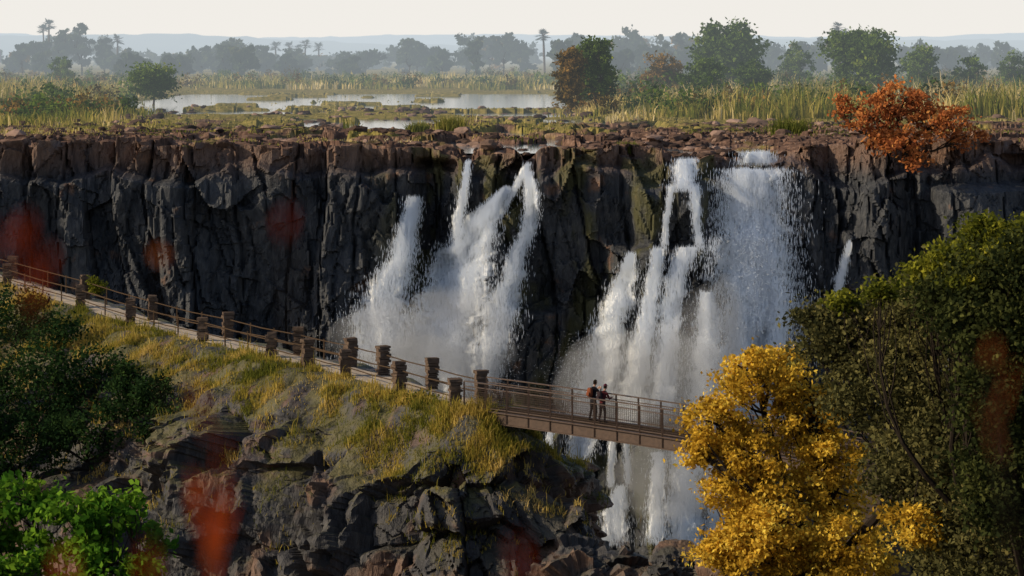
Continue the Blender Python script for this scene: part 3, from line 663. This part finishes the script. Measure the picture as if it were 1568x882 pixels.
# ------------------------------------------------------------ footbridge
BA = W(728, 621, 136.4); BB = W(1060, 673, 130.2); bd = BB-BA; L0 = np.linalg.norm(bd[:2]); bd_ = bd/L0
BLen = L0*1.75
bs = np.array([-bd[1], bd[0], 0])/L0
if bs[1] < 0: bs = -bs
def bp(s, side=0., h=0.):
    arch = .10*math.sin(min(max(s/BLen, 0), 1)*math.pi)
    return BA+bd_*s+bs*side+np.array([0, 0, h+arch])
parts = []; bw = .85
ns = 24
for i in range(int(BLen/.2)):
    s = i*.2+.1; c = bp(s, 0, -.03); dd = bd_*.09
    parts.append(box(c, dd, bs*(bw+.05), [0, 0, .025], 1, rng.random(), .004))
for sd in (-1, 1):
    for i in range(ns):
        a_, b_ = i/ns*BLen, (i+1)/ns*BLen
        parts.append(beam(bp(a_, sd*(bw+.10), -.27), bp(b_, sd*(bw+.10), -.27), .06, .46, 0))
        parts.append(beam(bp(a_, sd*(bw+.14), -.015), bp(b_, sd*(bw+.14), -.015), .20, .05, 0))
        parts.append(beam(bp(a_, sd*(bw+.14), -.525), bp(b_, sd*(bw+.14), -.525), .20, .05, 0))
    npst = int(BLen/1.18)
    for i in range(npst+1):
        s = min(i*1.18, BLen-.05)
        parts.append(beam(bp(s, sd*(bw+.12), .012), bp(s, sd*(bw+.12), 1.22), .08, .08, 0, up=(0, 1, 0)))
        parts.append(beam(bp(s, sd*(bw+.155), -.045), bp(s, sd*(bw+.155), -.495), .05, .04, 0, up=(0, 1, 0)))
    for i in range(ns):
        a_, b_ = i/ns*BLen, (i+1)/ns*BLen
        parts.append(beam(bp(a_, sd*(bw+.12), 1.25), bp(b_, sd*(bw+.12), 1.25), .09, .05, 0))
        parts.append(beam(bp(a_, sd*(bw+.12), 1.02), bp(b_, sd*(bw+.12), 1.02), .04, .04, 0))
        parts.append(beam(bp(a_, sd*(bw+.12), .12), bp(b_, sd*(bw+.12), .12), .04, .04, 0))
        for hh_ in np.arange(.22, 1.0, .1):
            parts.append(beam(bp(a_, sd*(bw+.10), hh_), bp(b_, sd*(bw+.10), hh_), .010, .010, 0))
    for s in np.arange(.05, BLen, .1):
        parts.append(beam(bp(s, sd*(bw+.115), .13), bp(s, sd*(bw+.115), 1.02), .010, .010, 0, up=(0, 1, 0)))
for i in range(0, ns, 2):
    s = i/ns*BLen; parts.append(beam(bp(s, -bw, -.4), bp(s, bw, -.4), .08, .2, 0))
mesh_obj('footbridge', parts, [m_steel, m_wood])
for end in (0, 1):
    ab = []; o_ = bp(-.5, 0) if end == 0 else bp(BLen+.4, 0)
    for k in range(7 if end == 0 else 24):
        w_ = 1.25+.05*k; ab.append(box(o_+np.array([0, 0, -.66-.32*k-.16])-bd_*.2*(1-end), bd_*.75, bs*w_, [0, 0, .155], 0, None, .04))
    if end: ab.append(box(o_+np.array([0, 0, -.33]), bd_*.6, bs*1.1, [0, 0, .3], 0))
    mesh_obj('bridge_abutment', ab, [m_conc])
# ------------------------------------------------------------ lower rocks and near bank
def bigrock(u, v, d, ru, rv, sub=5):
    v_, f_ = ico(sub)
    c = W(u, v, d); r = np.array([ru/F*d, ru/F*d*.9, rv/F*d]); p = v_*r+c
    r1, t1, _ = vor(p[:, 0]/1.3, p[:, 1]/1.3, p[:, 2]/1.0, 202); r2, t2, _ = vor(p[:, 0]/.45, p[:, 1]/.45, p[:, 2]/.4, 203)
    k = 1+(r1-.5)*.45+t1*.35+(r2-.5)*.12+t2*.1
    return (v_*r*k[:, None]+c, f_, 0, None)
mesh_obj('rock_outcrop', [bigrock(880, 870, 131, 60, 42), bigrock(960, 885, 129, 50, 35), bigrock(1050, 872, 127, 60, 36), bigrock(1010, 905, 127, 60, 40), bigrock(1110, 880, 125, 50, 45), bigrock(900, 920, 128, 80, 60), bigrock(1060, 940, 126, 100, 60)], [m_rock])
yy = np.linspace(-30, 134, 120)[:, None]; xx = np.linspace(-70, 80, 120)[None]
zz = np.maximum(-2.4-.26*np.maximum(yy, -6), -25)+.5*fbm(xx/6+0*yy, yy/6+0*xx, o=3)-.5
zz = zz-30*ss(128, 134, yy+0*xx)
mesh_obj('near_bank', [(np.stack([xx+0*yy, yy+0*xx, zz], -1), grid_faces(120, 120), 0, None)], [m_rock])
# ------------------------------------------------------------ hikers
def uvs():
    bm = bmesh.new(); bmesh.ops.create_uvsphere(bm, u_segments=24, v_segments=18, radius=1); bm.verts.index_update()
    hv = np.array([v.co[:] for v in bm.verts]); fs = [[v.index for v in f.verts] for f in bm.faces]; bm.free()
    return hv, np.array([f for f in fs if len(f) == 4]), np.array([f for f in fs if len(f) == 3])
def person(name, loc, yaw, arms, lean, cols, hat=None, pack=None, scale=1.0):
    J = {}; E = []; lab = []
    def ad(n_, p_, r_, par=None, l_='top'):
        J[n_] = (len(J), np.array(p_, float), r_)
        if par: E.append((J[par][0], J[n_][0])); lab.append((par, n_, l_))
    ln = lean
    ad('pel', (0, 0, .94), .13); ad('bel', (0, ln*.25, 1.10), .125, 'pel'); ad('che', (0, ln*.7, 1.30), .15, 'bel'); ad('nb', (0, ln, 1.45), .07, 'che')
    ad('nk', (0, ln*1.1+.02, 1.52), .052, 'nb', 'skin'); ad('hd', (0, ln*1.15+.035, 1.58), .05, 'nk', 'skin')
    for s in (-1, 1):
        st = .05*s
        ad(f'hip{s}', (.09*s, 0, .88), .095, 'pel', 'leg'); ad(f'kn{s}', (.10*s, .04+st, .50), .065, f'hip{s}', 'leg'); ad(f'an{s}', (.11*s, -.02+st*1.6, .11), .045, f'kn{s}', 'leg'); ad(f'he{s}', (.11*s, -.03+st*1.6, .055), .045, f'an{s}', 'boot'); ad(f'to{s}', (.13*s, .15+st*1.6, .04), .035, f'he{s}', 'boot')
        ad(f'sh{s}', (.18*s, ln, 1.40), .058, 'che'); e_, w_ = arms[0 if s < 0 else 1]
        ad(f'el{s}', (e_[0]*s, e_[1]+ln, e_[2]), .043, f'sh{s}'); ad(f'wr{s}', (w_[0]*s, w_[1]+ln, w_[2]), .029, f'el{s}')
    me = bpy.data.meshes.new('t'); me.from_pydata([tuple(J[k][1]) for k in J], E, []); ob = bpy.data.objects.new('t', me); scene.collection.objects.link(ob)
    md = ob.modifiers.new('s', 'SKIN'); md.use_smooth_shade = True
    for k in J:
        sv = me.skin_vertices[0].data[J[k][0]]; rx = J[k][2]; sv.radius = (rx*(1.15 if k in ('che', 'bel', 'pel') else 1), rx*(.8 if k in ('che', 'bel') else 1)); sv.use_root = (k == 'pel')
    ob.modifiers.new('sub', 'SUBSURF').levels = 2
    dg = bpy.context.evaluated_depsgraph_get(); ev = bpy.data.meshes.new_from_object(ob.evaluated_get(dg))
    V = np.array([v.co[:] for v in ev.vertices]); mi = {'top': 0, 'skin': 1, 'leg': 2, 'boot': 3}
    parts = []; q4 = np.array([p.vertices[:] for p in ev.polygons if len(p.vertices) == 4]); q3 = np.array([p.vertices[:] for p in ev.polygons if len(p.vertices) == 3])
    bpy.data.objects.remove(ob)
    for Q in (q4, q3):
        if len(Q) == 0: continue
        c = V[Q].mean(1); best = np.full(len(c), 9.); ml = np.zeros(len(c), int)
        for a_, b_, l_ in lab:
            pa, pb = J[a_][1], J[b_][1]; ab_ = pb-pa; t_ = np.clip(((c-pa)@ab_)/(ab_@ab_), 0, 1); dd = np.linalg.norm(c-pa-t_[:, None]*ab_, axis=1)-J[b_][2]*.5
            m_ = dd < best; best[m_] = dd[m_]; ml[m_] = mi[l_]
        ml[(c[:, 2] < .93) & (ml == 0) & (np.abs(c[:, 0]) < .2)] = 2
        for k in range(4):
            if (ml == k).any(): parts.append((V, Q[ml == k], k, None))
    hc = J['hd'][1]+np.array([0, .02, .09])
    hv, f4, f3 = uvs()
    x_, y_, z_ = hv.T
    P = hv*np.array([.076, .096, .12])
    P[:, 0] *= 1-.28*np.clip(-z_, 0, 1); P[:, 1] -= .01*(z_ < -.3)*(y_ < 0)
    nose = np.exp(-(x_/.14)**2-((z_+.12)/.22)**2)*(y_ > .5); P[:, 1] += .022*nose
    eye = (np.exp(-((x_-.38)/.15)**2-((z_-.05)/.12)**2)+np.exp(-((x_+.38)/.15)**2-((z_-.05)/.12)**2))*(y_ > .4); P[:, 1] -= .010*eye
    ear = np.exp(-((np.abs(x_)-1)/.15)**2-((z_+.05)/.22)**2-(y_/.25)**2); P[:, 0] += np.sign(x_)*.02*ear
    P += hc
    fc = hv[f4].mean(1); hair = (fc[:, 2] > .45) | ((fc[:, 1] < -.05) & (fc[:, 2] > -.45))
    eyes = (np.exp(-((np.abs(fc[:, 0])-.38)/.12)**2-((fc[:, 2]-.05)/.09)**2) > .4) & (fc[:, 1] > .4)
    mouth = (np.abs(fc[:, 0]) < .3) & (np.abs(fc[:, 2]+.45) < .06) & (fc[:, 1] > .4)
    parts.append((P, f4[~hair & ~eyes & ~mouth], 1, None)); parts.append((P, f4[eyes], 4, None)); parts.append((P, f4[mouth], 0, None))
    Ph = (P-hc)*1.07+hc; parts.append((Ph, f4[hair], 4, None)); c3 = hv[f3].mean(1)
    parts.append((Ph, f3[c3[:, 2] > 0], 4, None)); parts.append((P, f3[c3[:, 2] < 0], 1, None))
    if hat:
        tf = f4[(hv[f4][:, :, 2] > .25).all(1)]; parts.append(((P-hc)*1.14+hc, tf, 5, None)); parts.append(((P-hc)*1.14+hc, f3[c3[:, 2] > 0], 5, None))
        br = []
        for k in range(9):
            t_ = -1.1+k*2.2/8; br.append(hc+[.085*math.sin(t_), .10*math.cos(t_), .045]); br.append(hc+[.10*math.sin(t_), .10*math.cos(t_)+.08*math.cos(t_*.9), .03])
        parts.append((np.array(br), np.array([[2*k, 2*k+2, 2*k+3, 2*k+1] for k in range(8)]), 5, None))
    for s in (-1, 1):
        w_ = J[f'wr{s}'][1]; e_ = J[f'el{s}'][1]; d_ = (w_-e_)/np.linalg.norm(w_-e_); sx = np.array([1., 0, 0]); sx = sx-d_*(sx@d_); sx /= np.linalg.norm(sx)
        parts += tube([w_-d_*.03, w_+d_*.03, w_+d_*.07, w_+d_*.095], [.026, .034, .038, .03], 8, 1)
        for k, (o_, l_) in enumerate(zip((-.03, -.01, .01, .03), (.062, .075, .07, .055))):
            a0 = w_+d_*.085+sx*o_; cu = np.array([0, -.012, -.03])
            parts += tube([a0, a0+d_*l_*.45, a0+d_*l_*.75+cu*.4, a0+d_*l_*.9+cu], [.0095, .009, .008, .006], 6, 1)
        a0 = w_+d_*.03-sx*s*.03; parts += tube([a0, a0-sx*s*.03+d_*.025, a0-sx*s*.035+d_*.055], [.011, .010, .007], 6, 1)
    if pack:
        pc_ = np.array([0, ln*.6-.22, 1.26]); pv = np.sign(hv)*np.abs(hv)**.6*np.array([.14, .09, .21])+pc_; pv[:, 0] *= 1-.15*np.clip((pv[:, 2]-1.3)/.2, 0, 1)
        parts.append((pv, f4, 6, None)); parts.append((pv, f3, 6, None))
        pv2 = np.sign(hv)*np.abs(hv)**.6*np.array([.10, .045, .09])+pc_+[0, -.10, -.06]; parts.append((pv2, f4, 6, None))
        for s in (-1, 1): parts += tube([pc_+[.09*s, .05, .18], [.10*s, ln+.02, 1.47], [.105*s, ln+.13, 1.36], [.11*s, ln*.6+.10, 1.18], pc_+[.11*s, .05, -.13]], .018, 5, 3)
    ca, sa = math.cos(yaw), math.sin(yaw); out = []
    for v, f_, m_, t_ in parts:
        v = np.asarray(v, float)*scale; out.append((np.stack([v[:, 0]*ca-v[:, 1]*sa, v[:, 0]*sa+v[:, 1]*ca, v[:, 2]], 1)+loc, f_, m_, t_))
    return mesh_obj(name, out, cols, smooth=True)
cl = lambda n_, c_: plain(n_, c_, .85, .15, 20)
skin = plain('skin', (.36, .20, .13), .55, .08, 20, bumpd=.001); hairm = cl('dark_hair', (.02, .014, .01))
black = cl('black_jacket', (.012, .012, .016)); trou = cl('dark_grey_trousers', (.02, .018, .02)); boot = cl('boots', (.03, .022, .018)); packm = cl('rust_backpack', (.16, .05, .025)); mar = cl('maroon_jacket', (.075, .018, .02)); capm = cl('cap', (.08, .02, .03)); dkp = cl('dark_trousers', (.02, .015, .016))
pk2 = cl('dark_backpack', (.03, .02, .022))
def bridge_s(u): return (u-728)/(1060-728)*L0
yw = math.radians(-52)
person('hiker', bp(bridge_s(906), .35, -.005), yw, [((.25, .18, 1.16), (.10, .30, 1.38)), ((.25, .18, 1.16), (.10, .30, 1.38))], .06, [black, skin, trou, boot, hairm, capm, packm], pack=True, scale=1.05)
person('hiker', bp(bridge_s(925), .05, -.005), yw, [((.26, .10, 1.12), (.14, .32, 1.16)), ((.26, .10, 1.12), (.14, .32, 1.16))], .12, [mar, skin, dkp, boot, hairm, capm, pk2], hat=True, pack=True, scale=1.0)
# ------------------------------------------------------------ red grass stalks growing near the viewpoint
def stalk(pts, lvs):
    """stem through pts, long hanging leaves (position along stem, length, width, tint)"""
    P = np.array([W(*q_) for q_ in pts]); parts = tube(P, np.linspace(.004, .0015, len(P)), 5, 1)
    for k, l, w, t in lvs:
        k = min(k, len(P)-1.001); i = int(k); c = P[i]+(P[i+1]-P[i])*(k-i)
        az = rng.uniform(0, 6.28); o = np.array([math.cos(az), math.sin(az)*.6, 0])*l*.22; sdv = np.array([1, .3, .1]); sdv /= np.linalg.norm(sdv)
        z = np.array([0, 0, 1.]); a = [c, c+o*.5+z*l*.4, c+o+z*l*.75, c+o*1.5+z*l]
        ww = [w*.3, w*.5, w*.42, 0.001]
        v = np.array([p_+s_*sdv*q_ for p_, q_ in zip(a, ww) for s_ in (-1, 1)])
        parts.append((v, np.array([[0, 1, 3, 2], [2, 3, 5, 4], [4, 5, 7, 6]]), 0, t))
    return parts
rp = stalk([(330, 1150, 5.6), (322, 930, 5.6), (312, 830, 5.6), (295, 770, 5.6)], [(1.2, .18, .014, .45), (1.6, .17, .020, .6), (2.0, .14, .016, .5), (2.3, .08, .022, .75), (1.9, .13, .012, .3), (2.9, .05, .016, .8)])
rp += stalk([(345, 1150, 4.4), (335, 850, 4.4), (325, 690, 4.4), (300, 620, 4.4)], [(1.4, .12, .005, .4), (2.1, .10, .006, .3), (2.6, .06, .006, .5)])
rp += stalk([(80, 1150, 3.6), (130, 960, 3.6), (90, 890, 3.6)], [(1.2, .06, .008, .8), (1.6, .06, .010, .9), (1.9, .04, .009, .7)])
rp += stalk([(225, 1150, 3.6), (235, 920, 3.6), (230, 880, 3.6)], [(1.2, .05, .006, .6), (1.8, .04, .007, .5)])
rp += stalk([(830, 1150, 3.4), (815, 940, 3.4), (805, 880, 3.4)], [(1.1, .07, .006, .3), (1.6, .06, .006, .4)])
rp += stalk([(460, 1150, 3.8), (470, 700, 3.8), (440, 380, 3.8), (432, 350, 3.8)], [(2.6, .03, .008, .2), (2.9, .024, .009, .2)])
rp += stalk([(235, 1150, 5.2), (250, 600, 5.2), (247, 394, 5.2)], [(1.97, .024, .020, 1.)])
mesh_obj('red_grass_stalks', rp, [m_red, m_bark])
rp = stalk([(-220, 700, 3.8), (0, 430, 3.8), (40, 360, 3.8)], [(1.3, .05, .006, .3), (1.9, .03, .010, .2), (1.6, .04, .006, .4)])+stalk([(-220, 800, 3.8), (50, 490, 3.8), (70, 410, 3.8)], [(1.1, .07, .008, .3), (1.5, .06, .008, .5), (1.9, .03, .007, .3)])
mesh_obj('red_grass_stalks', rp, [m_red, m_bark])
mesh_obj('red_grass_stalks', stalk([(1560, 1150, 4.4), (1545, 800, 4.4), (1528, 660, 4.4), (1512, 540, 4.4)], [(1.6, .10, .0035, .9), (2.1, .09, .004, .8), (2.85, .035, .009, 1.)]), [m_red, m_bark])
# ------------------------------------------------------------ light, world, camera
el = math.radians(26); tos = np.array([-.97, -.16]); tos /= np.linalg.norm(tos)
sd_ = Vector((tos[0]*math.cos(el), tos[1]*math.cos(el), math.sin(el)))
ld = bpy.data.lights.new('sun', 'SUN'); ld.energy = 5.0; ld.angle = math.radians(.5); ld.color = (1, .85, .62)
lo = bpy.data.objects.new('sun', ld); lo.rotation_euler = sd_.to_track_quat('Z', 'Y').to_euler(); scene.collection.objects.link(lo)
wd = bpy.data.worlds.new('World'); scene.world = wd; wd.use_nodes = True; nt = wd.node_tree
bg = nt.nodes['Background']; sk = nt.nodes.new('ShaderNodeTexSky'); sk.sky_type = 'NISHITA'; sk.sun_disc = False
sk.sun_elevation = el; sk.sun_rotation = math.atan2(tos[0], tos[1]); sk.dust_density = 1.5; sk.air_density = 1.0; sk.altitude = 300
nt.links.new(sk.outputs[0], bg.inputs[0]); bg.inputs[1].default_value = .15
bg2 = nt.nodes.new('ShaderNodeBackground'); bg2.inputs[0].default_value = (.88, .85, .80, 1); bg2.inputs[1].default_value = 1.0
tc = nt.nodes.new('ShaderNodeTexCoord'); sx = nt.nodes.new('ShaderNodeSeparateXYZ'); mr = nt.nodes.new('ShaderNodeMapRange'); mr.interpolation_type = 'SMOOTHSTEP'
mr.inputs['From Min'].default_value = .0; mr.inputs['From Max'].default_value = .32; mr.inputs['To Min'].default_value = 1; mr.inputs['To Max'].default_value = 0
nt.links.new(tc.outputs['Generated'], sx.inputs[0]); nt.links.new(sx.outputs[2], mr.inputs['Value'])
mx = nt.nodes.new('ShaderNodeMixShader'); nt.links.new(mr.outputs[0], mx.inputs[0]); nt.links.new(bg.outputs[0], mx.inputs[1]); nt.links.new(bg2.outputs[0], mx.inputs[2])
nt.links.new(mx.outputs[0], nt.nodes['World Output'].inputs['Surface'])
cd = bpy.data.cameras.new('camera'); cd.sensor_width = 36; cd.lens = 36*F/1568; cd.shift_y = -(441-HZ)/1568
cd.clip_end = 20000; cd.clip_start = .5; cd.dof.use_dof = True; cd.dof.focus_distance = 175; cd.dof.aperture_fstop = 2.0
co = bpy.data.objects.new('camera', cd); co.rotation_euler = (math.radians(90), 0, 0); scene.collection.objects.link(co); scene.camera = co
scene.view_settings.view_transform = 'Standard'; scene.view_settings.look = 'None'; scene.view_settings.exposure = 0
print('total polys', sum(len(o.data.polygons) for o in scene.objects if o.type == 'MESH'), time.time()-T0)
